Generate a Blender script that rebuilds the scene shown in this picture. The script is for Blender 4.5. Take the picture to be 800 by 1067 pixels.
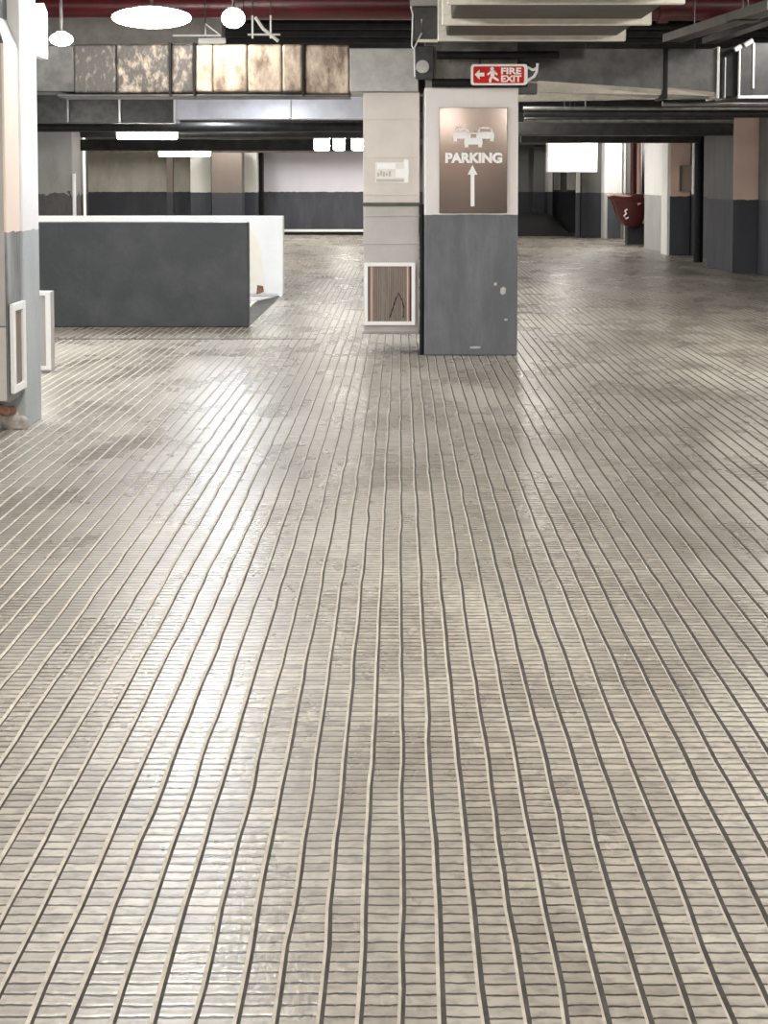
import bpy, bmesh, math, random
from mathutils import Vector, Matrix
random.seed(7)
C = bpy.context.scene.collection
for o in list(bpy.data.objects): bpy.data.objects.remove(o)

# ---------------------------------------------------------------- camera
F = 1300.0; EYE = 1.5; VX = 417.0; HY = 189.0; PITCH = math.radians(3.0)
PP = HY + F*math.tan(PITCH)
cd = bpy.data.cameras.new('camera'); cam = bpy.data.objects.new('camera', cd); C.objects.link(cam)
cam.location = (0, 0, EYE); cam.rotation_euler = (math.pi/2 - PITCH, 0, 0)
cd.sensor_fit = 'HORIZONTAL'; cd.sensor_width = 36.0; cd.lens = 36.0*F/800.0
cd.shift_x = (400 - VX)/800.0; cd.shift_y = -(533.5 - PP)/800.0
cd.clip_start = 0.05; cd.clip_end = 200
bpy.context.scene.camera = cam
# ---------------------------------------------------------------- world, exposure
sc = bpy.context.scene
w = bpy.data.worlds.new('World'); sc.world = w; w.use_nodes = True
bg = w.node_tree.nodes['Background']; bg.inputs[0].default_value = (0.93, 0.96, 1.0, 1); bg.inputs[1].default_value = 1.0
sc.view_settings.view_transform = 'Standard'; sc.view_settings.look = 'None'
sc.view_settings.gamma = 1; sc.view_settings.use_curve_mapping = False
sc.view_settings.exposure = 0.86
LAMP = 26.0      # emission of the lamps in view
LAMP_UNSEEN = 36.0   # unseen tubes, mostly added for brightness, past the picture's top edge or behind ducts

# ---------------------------------------------------------------- geometry of the view
S, CO = math.sin(PITCH), math.cos(PITCH)
def P(px, py, Y):
    u, v = px - VX, py - PP
    t = Y/(F*CO - v*S)
    return Vector((u*t, Y, EYE - (F*S + v*CO)*t))
def GY(py):                                     # distance of the floor at picture row py
    v = py - PP
    return EYE/(F*S + v*CO)*(F*CO - v*S)
K = F/1067.0
def XX(px, Y, py=150): return P(px, py, Y).x
def ZZ(py, Y): return P(VX, py, Y).z

# ---------------------------------------------------------------- materials
def mat(name, col, rough=0.6, metal=0.0, col2=None, nscale=6.0, stretch=(1,1,1), lo=0.4, hi=0.65, bump=0.0, bscale=60.0,
        emit=None, estr=0.0, spec=0.5, rough2=None, detail=6.0):
    m = bpy.data.materials.new(name); m.use_nodes = True
    nt = m.node_tree; b = nt.nodes['Principled BSDF']
    b.inputs['Base Color'].default_value = (*col, 1); b.inputs['Roughness'].default_value = rough
    b.inputs['Metallic'].default_value = metal; b.inputs['Specular IOR Level'].default_value = spec
    geo = nt.nodes.new('ShaderNodeNewGeometry'); mp = nt.nodes.new('ShaderNodeMapping')
    mp.inputs['Scale'].default_value = stretch; nt.links.new(geo.outputs['Position'], mp.inputs['Vector'])
    if col2:
        n = nt.nodes.new('ShaderNodeTexNoise'); n.inputs['Scale'].default_value = nscale; n.inputs['Detail'].default_value = detail
        n.inputs['Roughness'].default_value = 0.65
        nt.links.new(mp.outputs[0], n.inputs['Vector'])
        r = nt.nodes.new('ShaderNodeMapRange'); r.inputs[1].default_value = lo; r.inputs[2].default_value = hi
        nt.links.new(n.outputs[0], r.inputs[0])
        mx = nt.nodes.new('ShaderNodeMix'); mx.data_type = 'RGBA'
        mx.inputs[6].default_value = (*col, 1); mx.inputs[7].default_value = (*col2, 1)
        nt.links.new(r.outputs[0], mx.inputs[0]); nt.links.new(mx.outputs[2], b.inputs['Base Color'])
        if rough2 is not None:
            rr = nt.nodes.new('ShaderNodeMapRange'); rr.inputs[3].default_value = rough; rr.inputs[4].default_value = rough2
            nt.links.new(r.outputs[0], rr.inputs[0]); nt.links.new(rr.outputs[0], b.inputs['Roughness'])
    if bump:
        n2 = nt.nodes.new('ShaderNodeTexNoise'); n2.inputs['Scale'].default_value = bscale; n2.inputs['Detail'].default_value = 4
        nt.links.new(mp.outputs[0], n2.inputs['Vector'])
        bp = nt.nodes.new('ShaderNodeBump'); bp.inputs['Strength'].default_value = bump; bp.inputs['Distance'].default_value = 0.01
        nt.links.new(n2.outputs[0], bp.inputs['Height']); nt.links.new(bp.outputs[0], b.inputs['Normal'])
    if emit:
        b.inputs['Emission Color'].default_value = (*emit, 1); b.inputs['Emission Strength'].default_value = estr
    return m

def dado(name, up, low, zsplit=1.2, up2=None, low2=None, rough=0.6, ragged=0.004, nscale=5.0, vert=0.35):
    """painted concrete: one paint above the dado line, another below it"""
    m = bpy.data.materials.new(name); m.use_nodes = True; nt = m.node_tree; b = nt.nodes['Principled BSDF']
    L = nt.links.new
    geo = nt.nodes.new('ShaderNodeNewGeometry'); sp = nt.nodes.new('ShaderNodeSeparateXYZ'); L(geo.outputs['Position'], sp.inputs[0])
    nz = nt.nodes.new('ShaderNodeTexNoise'); nz.inputs['Scale'].default_value = 9; L(geo.outputs['Position'], nz.inputs['Vector'])
    a = nt.nodes.new('ShaderNodeMath'); a.operation = 'MULTIPLY_ADD'; a.inputs[1].default_value = ragged*10; L(nz.outputs[0], a.inputs[0]); L(sp.outputs[2], a.inputs[2])
    g = nt.nodes.new('ShaderNodeMath'); g.operation = 'GREATER_THAN'; g.inputs[1].default_value = zsplit + ragged*5; L(a.outputs[0], g.inputs[0])
    def tone(c1, c2, stretch):
        mp = nt.nodes.new('ShaderNodeMapping'); mp.inputs['Scale'].default_value = stretch; L(geo.outputs['Position'], mp.inputs[0])
        n = nt.nodes.new('ShaderNodeTexNoise'); n.inputs['Scale'].default_value = nscale; n.inputs['Detail'].default_value = 7; n.inputs['Roughness'].default_value = .68
        L(mp.outputs[0], n.inputs['Vector'])
        r = nt.nodes.new('ShaderNodeMapRange'); r.inputs[1].default_value = .42; r.inputs[2].default_value = .72; L(n.outputs[0], r.inputs[0])
        x = nt.nodes.new('ShaderNodeMix'); x.data_type = 'RGBA'; x.inputs[6].default_value = (*c1, 1); x.inputs[7].default_value = (*c2, 1)
        L(r.outputs[0], x.inputs[0]); return x
    tu = tone(up, up2 or tuple(c*.9 for c in up), (1, 1, vert)); tl = tone(low, low2 or tuple(c*1.35 for c in low), (1.3, 1.3, vert))
    mx = nt.nodes.new('ShaderNodeMix'); mx.data_type = 'RGBA'; L(g.outputs[0], mx.inputs[0]); L(tl.outputs[2], mx.inputs[6]); L(tu.outputs[2], mx.inputs[7])
    L(mx.outputs[2], b.inputs['Base Color']); b.inputs['Roughness'].default_value = rough
    n2 = nt.nodes.new('ShaderNodeTexNoise'); n2.inputs['Scale'].default_value = 40; n2.inputs['Detail'].default_value = 5; L(geo.outputs['Position'], n2.inputs['Vector'])
    bp = nt.nodes.new('ShaderNodeBump'); bp.inputs['Strength'].default_value = .25; bp.inputs['Distance'].default_value = .01
    L(n2.outputs[0], bp.inputs['Height']); L(bp.outputs[0], b.inputs['Normal'])
    return m

GREY = (.115, .125, .145); DARK = (.045, .05, .062)
M = dict(
  back=dado('added_wall_paint', (.88, .70, .58), (.30, .30, .31), 1.3, nscale=2),
  dark_brown=mat('dark_brown', (.045, .03, .022), .5, col2=(.06, .04, .03)),
  pillar=dado('pillar_paint', (.82, .78, .74), (.125, .13, .142), 1.215, (.78, .72, .68), (.19, .195, .205), ragged=.002),
  pillar_raw=mat('raw_concrete', (.19, .17, .15), .8, col2=(.30, .28, .25), nscale=7, bump=.4),
  pillar_left=dado('left_pillar_paint', (.84, .82, .80), (.40, .43, .43), 1.2, (.80, .78, .76), (.52, .53, .52), ragged=.008),
  duct_left=dado('left_duct_paint', (.88, .70, .58), (.13, .13, .13), 1.2, (.84, .74, .64), (.45, .45, .44), ragged=.006, vert=.18),
  far=dado('far_wall_paint', (.58, .55, .48), (.040, .044, .054), 1.2, (.36, .34, .29), (.06, .065, .075), nscale=2.0),
  far_white=dado('far_white_paint', (.86, .83, .90), (.065, .066, .08), 1.2, (.82, .79, .86), (.11, .11, .13), nscale=2.5),
  far_brown=dado('far_brown_paint', (.17, .138, .115), (.035, .038, .047), 1.2, nscale=2.5),
  far_pale=dado('far_pale_paint', (.70, .70, .64), (.045, .05, .06), 1.2, nscale=2.5),
  far_dark=dado('far_dark_paint', (.13, .13, .12), (.02, .021, .027), 1.2, nscale=2.5),
  right=dado('right_wall_paint', (.15, .147, .143), (.055, .058, .068), 1.2, (.10, .098, .095), (.085, .088, .10), nscale=3),
  right_peach=dado('right_peach_paint', (.82, .60, .50), (.055, .058, .068), 1.2, nscale=3),
  right_white=dado('right_white_paint', (.88, .87, .85), (.36, .36, .35), 1.2, nscale=3),
  stained=dado('stained_concrete', (.36, .34, .31), (.07, .065, .06), 1.3, (.25, .24, .22), (.14, .13, .12), ragged=.03, nscale=2.5, vert=.5),
  parapet=mat('dark_grey_paint', (.052, .056, .062), .5, col2=(.10, .105, .108), nscale=2.6, lo=.42, hi=.85, bump=.25, bscale=30),
  white=mat('white_paint', (.90, .89, .85), .55, col2=(.84, .83, .79), nscale=3, bump=.2, bscale=25),
  cream=mat('cream_paint', (.85, .78, .64), .6, col2=(.88, .84, .75), nscale=4),
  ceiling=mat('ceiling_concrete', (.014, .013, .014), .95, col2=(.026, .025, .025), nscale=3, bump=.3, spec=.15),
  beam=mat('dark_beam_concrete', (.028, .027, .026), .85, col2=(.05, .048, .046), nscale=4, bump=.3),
  greybeam=mat('grey_beam_concrete', (.33, .31, .28), .8, col2=(.24, .23, .21), nscale=5, bump=.3),
  galv_mirror=mat('shiny_galvanised_steel', (.80, .79, .75), .24, 1.0, col2=(.62, .61, .58), nscale=7),
  wide_body=mat('brownish_duct_sheet', (.075, .064, .053), .5, .3, col2=(.045, .038, .032), nscale=6),
  galv=mat('galvanised_steel', (.42, .41, .39), .38, .75, col2=(.30, .29, .28), nscale=9, lo=.35, hi=.7),
  galv_dark=mat('dull_galvanised_steel', (.10, .097, .093), .42, .6, col2=(.06, .06, .058), nscale=8),
  galv_bright=mat('bright_and_lit_galvanised_steel', (.72, .72, .78), .35, .55, col2=(.60, .60, .66), nscale=3),
  flange=mat('flange_steel', (.95, .90, .78), .45, .1, col2=(.86, .80, .68), nscale=14),
  flange_white=mat('bare_flange_edge', (.90, .89, .86), .35, .3),
  foil=mat('aged_foil_cladding', (.58, .47, .36), .42, .3, col2=(.17, .12, .085), nscale=3.6, stretch=(1.6, 1, .8), lo=.40, hi=.62, bump=.6, bscale=22, detail=10),
  foil_sooty=mat('darkest_foil_cladding', (.07, .064, .058), .5, .3, col2=(.36, .30, .23), nscale=19, stretch=(1, 1, .55), lo=.53, hi=.78, bump=.8, bscale=40, detail=10),
  foil_black=mat('sooty_foil_cladding', (.07, .062, .055), .5, .3, col2=(.42, .34, .26), nscale=17, stretch=(1, 1, .55), lo=.47, hi=.70, bump=.8, bscale=40, detail=10),
  duct_beige=mat('beige_duct_sheet', (.66, .60, .54), .5, .1, col2=(.60, .54, .48), nscale=4, bump=.08, bscale=8),
  duct_grey=mat('greyish_duct_sheet', (.52, .48, .45), .5, .1, col2=(.46, .43, .40), nscale=4, bump=.08, bscale=8),
  plenum=mat('plenum_sheet', (.44, .43, .40), .45, .4, col2=(.34, .33, .31), nscale=6),
  black=mat('black_steel', (.008, .008, .009), .6, .0, col2=(.016, .016, .016), nscale=10, spec=.2),
  pipe_dark=mat('dark_pipe', (.045, .044, .042), .4, .5, col2=(.025, .025, .025), nscale=7),
  pipe_steel=mat('steel_pipe', (.30, .29, .28), .35, .7, col2=(.18, .175, .17), nscale=7),
  red=mat('red_pipe_paint', (.10, .010, .013), .35, 0, col2=(.06, .008, .010), nscale=5, bump=.1),
  redbright=mat('red_hydrant_paint', (.075, .008, .008), .38, 0, col2=(.05, .007, .007), nscale=9),
  pink=mat('faded_red_paint', (.72, .42, .36), .5),
  sign_red=mat('sign_red', (.62, .018, .012), .6, spec=.25),
  sign_white=mat('sign_white', (.95, .93, .88), .45),
  board=mat('brown_glossy_board', (.31, .255, .225), .13, .85, spec=.6, col2=(.36, .295, .26), nscale=2),
  white_ink=mat('white_vinyl', (.95, .93, .90), .5),
  grey_ink=mat('grey_print', (.5, .48, .46), .6),
  sticker=mat('white_sticker', (.84, .80, .74), .5, col2=(.78, .73, .66), nscale=20),
  grille=mat('brown_grille', (.25, .20, .165), .5, .1, col2=(.36, .30, .25), nscale=3, stretch=(12, 12, 1)),
  grille_back=mat('grille_dark_back', (.09, .068, .052), .7),
  white_enamel=mat('white_enamel', (.92, .91, .88), .35),
  lamp=mat('lamp_tube_glow', (1, 1, 1), .3, emit=(1.0, .97, .91), estr=LAMP),
  lamp_unseen=mat('unseen_tube_glow', (1, 1, 1), .3, emit=(1.0, .97, .91), estr=14.0),
  ramp=mat('dark_ramp', (.05, .045, .04), .7, col2=(.10, .09, .08), nscale=8),
  tarp=mat('black_sheet', (.012, .012, .013), .7, bump=.4, bscale=6),
  brick=mat('brown_clay', (.20, .09, .06), .7, col2=(.30, .16, .11), nscale=20),
  rubble=mat('plaster_lumps', (.62, .57, .52), .9, col2=(.36, .31, .27), nscale=12, bump=.8, bscale=30),
)

# ---------------------------------------------------------------- mesh helpers
def box(bm, x0, x1, y0, y1, z0, z1, bev=0.0):
    if x1 < x0: x0, x1 = x1, x0
    if y1 < y0: y0, y1 = y1, y0
    if z1 < z0: z0, z1 = z1, z0
    r = bmesh.ops.create_cube(bm, size=1, matrix=Matrix.Translation(((x0+x1)/2, (y0+y1)/2, (z0+z1)/2)) @ Matrix.Diagonal((x1-x0, y1-y0, z1-z0, 1)))
    if bev:
        es = list({e for v in r['verts'] for e in v.link_edges})
        bmesh.ops.bevel(bm, geom=es, offset=bev, segments=2, profile=.5, affect='EDGES')
    return r
def cyl(bm, a, b, r, r2=None, n=16, caps=True):
    a, b = Vector(a), Vector(b); d = b - a
    rot = d.to_track_quat('Z', 'Y').to_matrix().to_4x4()
    bmesh.ops.create_cone(bm, cap_ends=caps, segments=n, radius1=r, radius2=r if r2 is None else r2, depth=d.length,
                          matrix=Matrix.Translation((a+b)/2) @ rot)
def tube(bm, pts, r, n=10):
    pts = [Vector(p) for p in pts]; rings = []
    for i, p in enumerate(pts):
        d = (pts[min(i+1, len(pts)-1)] - pts[max(i-1, 0)]).normalized(); q = d.to_track_quat('Z', 'Y')
        rings.append([bm.verts.new(p + q @ Vector((math.cos(2*math.pi*k/n)*r, math.sin(2*math.pi*k/n)*r, 0))) for k in range(n)])
    for a, b in zip(rings, rings[1:]):
        for k in range(n): bm.faces.new((a[k], a[(k+1) % n], b[(k+1) % n], b[k]))
    bm.faces.new(rings[0][::-1]); bm.faces.new(rings[-1])
def prism(bm, poly, y0, y1):                     # polygon in x,z extruded along y
    A = [bm.verts.new((x, y0, z)) for x, z in poly]; B = [bm.verts.new((x, y1, z)) for x, z in poly]
    n = len(poly)
    bm.faces.new(A); bm.faces.new(B[::-1])
    for i in range(n): bm.faces.new((A[i], B[i], B[(i+1) % n], A[(i+1) % n]))
def hexa(bm, p):                                 # eight corners: bottom 4 then top 4
    v = [bm.verts.new(q) for q in p]
    for f in ((0,3,2,1), (4,5,6,7), (0,1,5,4), (1,2,6,5), (2,3,7,6), (3,0,4,7)): bm.faces.new([v[i] for i in f])
def loft(bm, sections):                          # sections: lists of points (same count)
    rings = [[bm.verts.new(p) for p in s] for s in sections]; n = len(rings[0])
    for a, b in zip(rings, rings[1:]):
        for k in range(n): bm.faces.new((a[k], a[(k+1) % n], b[(k+1) % n], b[k]))
    bm.faces.new(rings[0][::-1]); bm.faces.new(rings[-1])
def rootloc(o):
    while o.parent: o = o.parent
    return o.location.copy()
def obj(name, bm, m, parent=None, smooth=False):
    bmesh.ops.recalc_face_normals(bm, faces=bm.faces)
    if parent: off = rootloc(parent)
    else:
        xs = [v.co for v in bm.verts]
        off = Vector(((min(v.x for v in xs)+max(v.x for v in xs))/2, (min(v.y for v in xs)+max(v.y for v in xs))/2, min(v.z for v in xs)))
    for v in bm.verts: v.co -= off
    me = bpy.data.meshes.new(name); bm.to_mesh(me); bm.free()
    if smooth:
        for p in me.polygons: p.use_smooth = True
        try: me.set_sharp_from_angle(angle=math.radians(40))
        except Exception: pass
    me.materials.append(M[m] if isinstance(m, str) else m)
    o = bpy.data.objects.new(name, me); C.objects.link(o)
    if parent: o.parent = parent
    else: o.location = off
    return o
def tag(o, label, cat, group=None, kind='thing'):
    o['label'] = label; o['category'] = cat; o['kind'] = kind
    if group: o['group'] = group
    return o
def thing(name, label, cat, loc, group=None):
    o = bpy.data.objects.new(name, None); o.empty_display_size = .1; C.objects.link(o); o.location = loc
    return tag(o, label, cat, group)
def struct(o): o['kind'] = 'structure'; return o
def BM(): return bmesh.new()
def bbox(name, m, parent, *a, bev=0.0):
    bm = BM(); box(bm, *a, bev); return obj(name, bm, m, parent)
def poly_plate(bm, poly, y0, y1): prism(bm, poly, y0, y1)
def text_bm(s, cx, cz, width, height, y, depth=.003, bold=.0):
    cu = bpy.data.curves.new('t', 'FONT'); cu.body = s; cu.size = 1; cu.extrude = depth/2; cu.offset = bold
    cu.align_x = 'CENTER'
    o = bpy.data.objects.new('t', cu); C.objects.link(o); dg = bpy.context.evaluated_depsgraph_get()
    me = bpy.data.meshes.new_from_object(o.evaluated_get(dg)); bm = bmesh.new(); bm.from_mesh(me)
    bpy.data.objects.remove(o); bpy.data.meshes.remove(me)
    xs = [v.co.x for v in bm.verts]; ys = [v.co.y for v in bm.verts]
    sx = width/(max(xs)-min(xs)); sz = height/(max(ys)-min(ys)); mx = (max(xs)+min(xs))/2; my = (max(ys)+min(ys))/2
    for v in bm.verts: v.co = Vector(((v.co.x-mx)*sx+cx, y+v.co.z, (v.co.y-my)*sz+cz))
    return bm

# ================================================================ SETTING
RX = 5.8; LX = -10.9; YB = -8.0; YF = GY(243.5); CEIL = 3.45
PITCHW = 0.0741                                    # width of one row of floor tiles
pit_y0, pit_y1 = GY(341)+.16, GY(307); pit_x1 = -1.575

# ---- floor: ribbed clay tiles, long joints as real grooves
def floor_material():
    m = bpy.data.materials.new('grooved_floor_tile'); m.use_nodes = True; nt = m.node_tree; L = nt.links.new
    b = nt.nodes['Principled BSDF']
    geo = nt.nodes.new('ShaderNodeNewGeometry'); sp = nt.nodes.new('ShaderNodeSeparateXYZ'); L(geo.outputs['Position'], sp.inputs[0])
    def math_(op, a, b_=None, c=None):
        n = nt.nodes.new('ShaderNodeMath'); n.operation = op
        for i, v in enumerate((a, b_, c)):
            if v is None: continue
            if isinstance(v, (int, float)): n.inputs[i].default_value = v
            else: L(v, n.inputs[i])
        return n.outputs[0]
    def noise(scale, stretch=(1,1,1), detail=4, rough=.6):
        mp = nt.nodes.new('ShaderNodeMapping'); mp.inputs['Scale'].default_value = stretch; L(geo.outputs['Position'], mp.inputs[0])
        n = nt.nodes.new('ShaderNodeTexNoise'); n.inputs['Scale'].default_value = scale; n.inputs['Detail'].default_value = detail; n.inputs['Roughness'].default_value = rough
        L(mp.outputs[0], n.inputs['Vector']); return n.outputs[0]
    col = math_('FLOOR', math_('DIVIDE', math_('ADD', sp.outputs[0], -0.0011), PITCHW))
    wn = nt.nodes.new('ShaderNodeTexWhiteNoise'); wn.noise_dimensions = '1D'; L(col, wn.inputs['W'])
    wob = math_('MULTIPLY_ADD', noise(22, (1,1,1), 2), .010, math_('MULTIPLY', wn.outputs[0], .006))
    rowf = math_('DIVIDE', math_('ADD', sp.outputs[1], wob), ROW)
    row = math_('FLOOR', rowf); fr = math_('FRACT', rowf)
    wn2 = nt.nodes.new('ShaderNodeTexWhiteNoise'); wn2.noise_dimensions = '2D'
    cx = nt.nodes.new('ShaderNodeCombineXYZ'); L(col, cx.inputs[0]); L(row, cx.inputs[1]); L(cx.outputs[0], wn2.inputs['Vector'])
    # cross groove profile: 0 in the groove, 1 on the tile rib
    tri = math_('SUBTRACT', 1.0, math_('ABSOLUTE', math_('MULTIPLY_ADD', fr, 2.0, -1.0)))
    prof = nt.nodes.new('ShaderNodeMapRange'); prof.interpolation_type = 'SMOOTHSTEP'; prof.inputs[1].default_value = .07; prof.inputs[2].default_value = .25; L(tri, prof.inputs[0])
    groove = prof.outputs[0]
    def mix(f, a, b_):
        x = nt.nodes.new('ShaderNodeMix'); x.data_type = 'RGBA'
        if isinstance(f, (int, float)): x.inputs[0].default_value = f
        else: L(f, x.inputs[0])
        for i, v in ((6, a), (7, b_)):
            if isinstance(v, tuple): x.inputs[i].default_value = (*v, 1)
            else: L(v, x.inputs[i])
        return x.outputs[2]
    def rng(v, a, b_, c=0., d=1.):
        r = nt.nodes.new('ShaderNodeMapRange'); r.inputs[1].default_value = a; r.inputs[2].default_value = b_; r.inputs[3].default_value = c; r.inputs[4].default_value = d
        L(v, r.inputs[0]); return r.outputs[0]
    base = mix(wn2.outputs[0], (.32, .284, .236), (.49, .44, .365))
    base = mix(rng(noise(1.1, (1, .55, 1), 6, .62), .45, .62), base, (.275, .242, .20))         # broad dirt patches
    base = mix(rng(noise(.55, (1, .6, 1), 4), .50, .70), base, (.64, .585, .49))                # worn pale patches
    base = mix(rng(noise(26, (1, 1.5, 1), 3, .6), .46, .70, 0, .75), base, (.20, .183, .16))   # scuffs
    base = mix(groove, (.045, .039, .033), base)
    L(base, b.inputs['Base Color'])
    L(rng(noise(2.2, (1, .6, 1), 5), .35, .7, .20, .42), b.inputs['Roughness'])
    b.inputs['Specular IOR Level'].default_value = .75
    pil = nt.nodes.new('ShaderNodeMapRange'); pil.interpolation_type = 'SMOOTHSTEP'; pil.inputs[2].default_value = .75; L(tri, pil.inputs[0])
    h = math_('ADD', math_('ADD', math_('MULTIPLY', groove, .6), math_('MULTIPLY', pil.outputs[0], .5)), math_('MULTIPLY', noise(60, (1, .8, 1), 3), .55))
    h = math_('ADD', h, math_('MULTIPLY', wn2.outputs[0], .25))
    bp = nt.nodes.new('ShaderNodeBump'); bp.inputs['Strength'].default_value = .55; bp.inputs['Distance'].default_value = .004
    L(h, bp.inputs['Height']); L(bp.outputs[0], b.inputs['Normal'])
    return m
ROW = 0.0315
mat_tile = floor_material()
mat_grout_lit = mat('lit_side_grout', (.60, .545, .455), .75, col2=(.44, .395, .325), nscale=25, bump=.3, bscale=80)  # pale groove side: the light it catches is put into the grout colour
mat_joint_shaded = mat('shaded_side_joint', (.035, .030, .025), .8, col2=(.075, .065, .055), nscale=18)  # dark groove side: its shade is put into the joint colour
def build_floor():
    ys = [YB]
    y = YB
    while y < 1.5: y += .6; ys.append(y)
    while y < 8: y += .13; ys.append(y)
    while y < 16: y += .3; ys.append(y)
    while y < YF+1: y += 1.2; ys.append(y)
    ys = sorted(set([v for v in ys if min(abs(v-pit_y0), abs(v-pit_y1)) > .08] + [pit_y0, pit_y1]))
    x_off = .0011
    i0, i1 = int((LX-.3)/PITCHW), int((RX+.4)/PITCHW)
    ny = len(ys); verts = []; faces = []; mi = []
    cols = []
    for i in range(i0, i1+1):
        xi = x_off + i*PITCHW
        wob = []; cur = random.uniform(-.002, .002); last = None
        for y in ys:
            seg = int(y/.31)
            if seg != last: cur = .3*cur + random.uniform(-.0034, .0034); last = seg
            wob.append(cur + random.uniform(-.0012, .0012))
        gl = .0066 + random.uniform(-.001, .001); gr = .0085 + random.uniform(-.001, .001)
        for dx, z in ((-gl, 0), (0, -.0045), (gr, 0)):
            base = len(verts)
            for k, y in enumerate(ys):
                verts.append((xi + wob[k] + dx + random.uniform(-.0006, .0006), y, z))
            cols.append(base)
    for c in range(len(cols)-1):
        a, b = cols[c], cols[c+1]; kind = c % 3            # 0 lit grout side, 1 shaded joint side, 2 tile
        xm = verts[a][0]
        for k in range(ny-1):
            ym = (ys[k]+ys[k+1])/2
            if xm < pit_x1-.04 and pit_y0 < ym < pit_y1: continue
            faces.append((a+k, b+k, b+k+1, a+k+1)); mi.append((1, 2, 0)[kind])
    me = bpy.data.meshes.new('floor'); me.from_pydata(verts, [], faces)
    for m_ in (mat_tile, mat_grout_lit, mat_joint_shaded): me.materials.append(m_)
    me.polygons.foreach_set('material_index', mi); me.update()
    o = bpy.data.objects.new('floor', me); C.objects.link(o); struct(o)
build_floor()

def slab(name, m, *a): return struct(bbox(name, m, None, *a))
Yj = GY(353.5); slab('floor_strip_1', 'dark_brown', XX(30, Yj, 354), XX(330, Yj, 354), Yj, Yj+.045, -.002, .0025)  # thin dark strip across the floor before the low wall
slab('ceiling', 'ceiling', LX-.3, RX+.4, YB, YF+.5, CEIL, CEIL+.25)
# far wall in painted bays
WZ = 2.75
def wallbay(name, m, px0, px1, Y, depth=.3, ztop=CEIL, z0=0):
    return struct(bbox(name, m, None, XX(px0, Y), XX(px1, Y), Y, Y+depth, z0, ztop))
wallbay('wall_far', 'far', -120, 274, YF)
wallbay('wall_far.001', 'far_white', 274, 420, YF)
wallbay('wall_far.002', 'far_dark', 420, 680, YF+.2)
struct(bbox('added_door_1', 'dark_brown', None, 2.1, 3.6, YB, YB+.05, 0, 2.15, bev=.01))  # unseen door, added for the parking sign board to mirror
slab('added_wall_back', 'back', LX-.3, RX+.4, YB-.3, YB, 0, CEIL)  # wall behind the camera, added so the sign has something to reflect
slab('wall_left', 'far', LX-.3, LX, 17.0, YF+.3, 0, CEIL)
slab('wall_right', 'right', RX, RX+.3, YB, 16.6*K, 0, CEIL)
slab('wall_right.001', 'right', RX+.1, RX+.4, 16.6*K, YF+.3, 0, CEIL)
# pit walls and ramp between the two low walls
slab('wall_ramp', 'parapet', -9, pit_x1-.05, pit_y0-.15, pit_y0-.02, -1.9, -.02)
slab('wall_ramp.001', 'white', -9, pit_x1-.05, pit_y1+.02, pit_y1+.15, -1.9, -.02)
bm = BM(); hexa(bm, [(-9, pit_y0, -2.0), (pit_x1-.02, pit_y0, -.25), (pit_x1-.02, pit_y1, -.25), (-9, pit_y1, -2.0),
                     (-9, pit_y0, -1.75), (pit_x1-.02, pit_y0, -.012), (pit_x1-.02, pit_y1, -.012), (-9, pit_y1, -1.75)])
ramp = struct(obj('floor_ramp', bm, 'ramp'))
for dx in (.34,):
    bm = BM(); x = pit_x1-dx; z = -.012-(dx)*.234
    hexa(bm, [(x-.035, pit_y0+.01, z-.01), (x+.035, pit_y0+.01, z+.006), (x+.035, pit_y1-.01, z+.006), (x-.035, pit_y1-.01, z-.01),
              (x-.035, pit_y0+.01, z+.012), (x+.035, pit_y0+.01, z+.028), (x+.035, pit_y1-.01, z+.028), (x-.035, pit_y1-.01, z+.012)])
    tag(obj('ramp_strip', bm, 'cream'), 'pale anti-slip bar set along the dark ramp between the low walls', 'strip')
# ceiling beams running across
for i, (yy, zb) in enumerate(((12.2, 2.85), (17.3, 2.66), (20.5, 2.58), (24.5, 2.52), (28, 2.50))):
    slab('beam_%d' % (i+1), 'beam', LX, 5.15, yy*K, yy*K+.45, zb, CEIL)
Yb = 10.9*K
slab('beam_6', 'greybeam', XX(-60, Yb), XX(232, Yb), Yb, Yb+.3, ZZ(45, Yb), ZZ(17, Yb))

# ================================================================ PARKING PILLAR
Yp = GY(370.5); xl, xr = XX(442, Yp, 230), XX(539.5, Yp, 230); zt = ZZ(91, Yp)
pil = thing('concrete_pillar', 'square pillar bearing the parking sign, white above and dark grey below', 'pillar', ((xl+xr)/2, Yp+.3, 0))
bbox('painted_shaft', 'pillar', pil, xl, xr, Yp, Yp+.60, 0, zt, bev=.012)
bbox('raw_head', 'pillar_raw', pil, xl+.01, xr-.01, Yp+.02, Yp+.59, zt, CEIL-.002)
for (px, py, w_, h_) in ((495, 362, .10, .022), (524, 303, .05, .07), (527, 333, .03, .02), (516, 296, .03, .03)):
    c = P(px, py, Yp); bm = BM()
    prism(bm, [(c.x-w_*.5, c.z-h_*.3), (c.x-w_*.1, c.z-h_*.5), (c.x+w_*.4, c.z-h_*.35), (c.x+w_*.5, c.z+h_*.3), (c.x+w_*.1, c.z+h_*.5), (c.x-w_*.4, c.z+h_*.35)], Yp-.0025, Yp+.002)
    obj('paint_chip', bm, 'grey_ink', pil)

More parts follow.
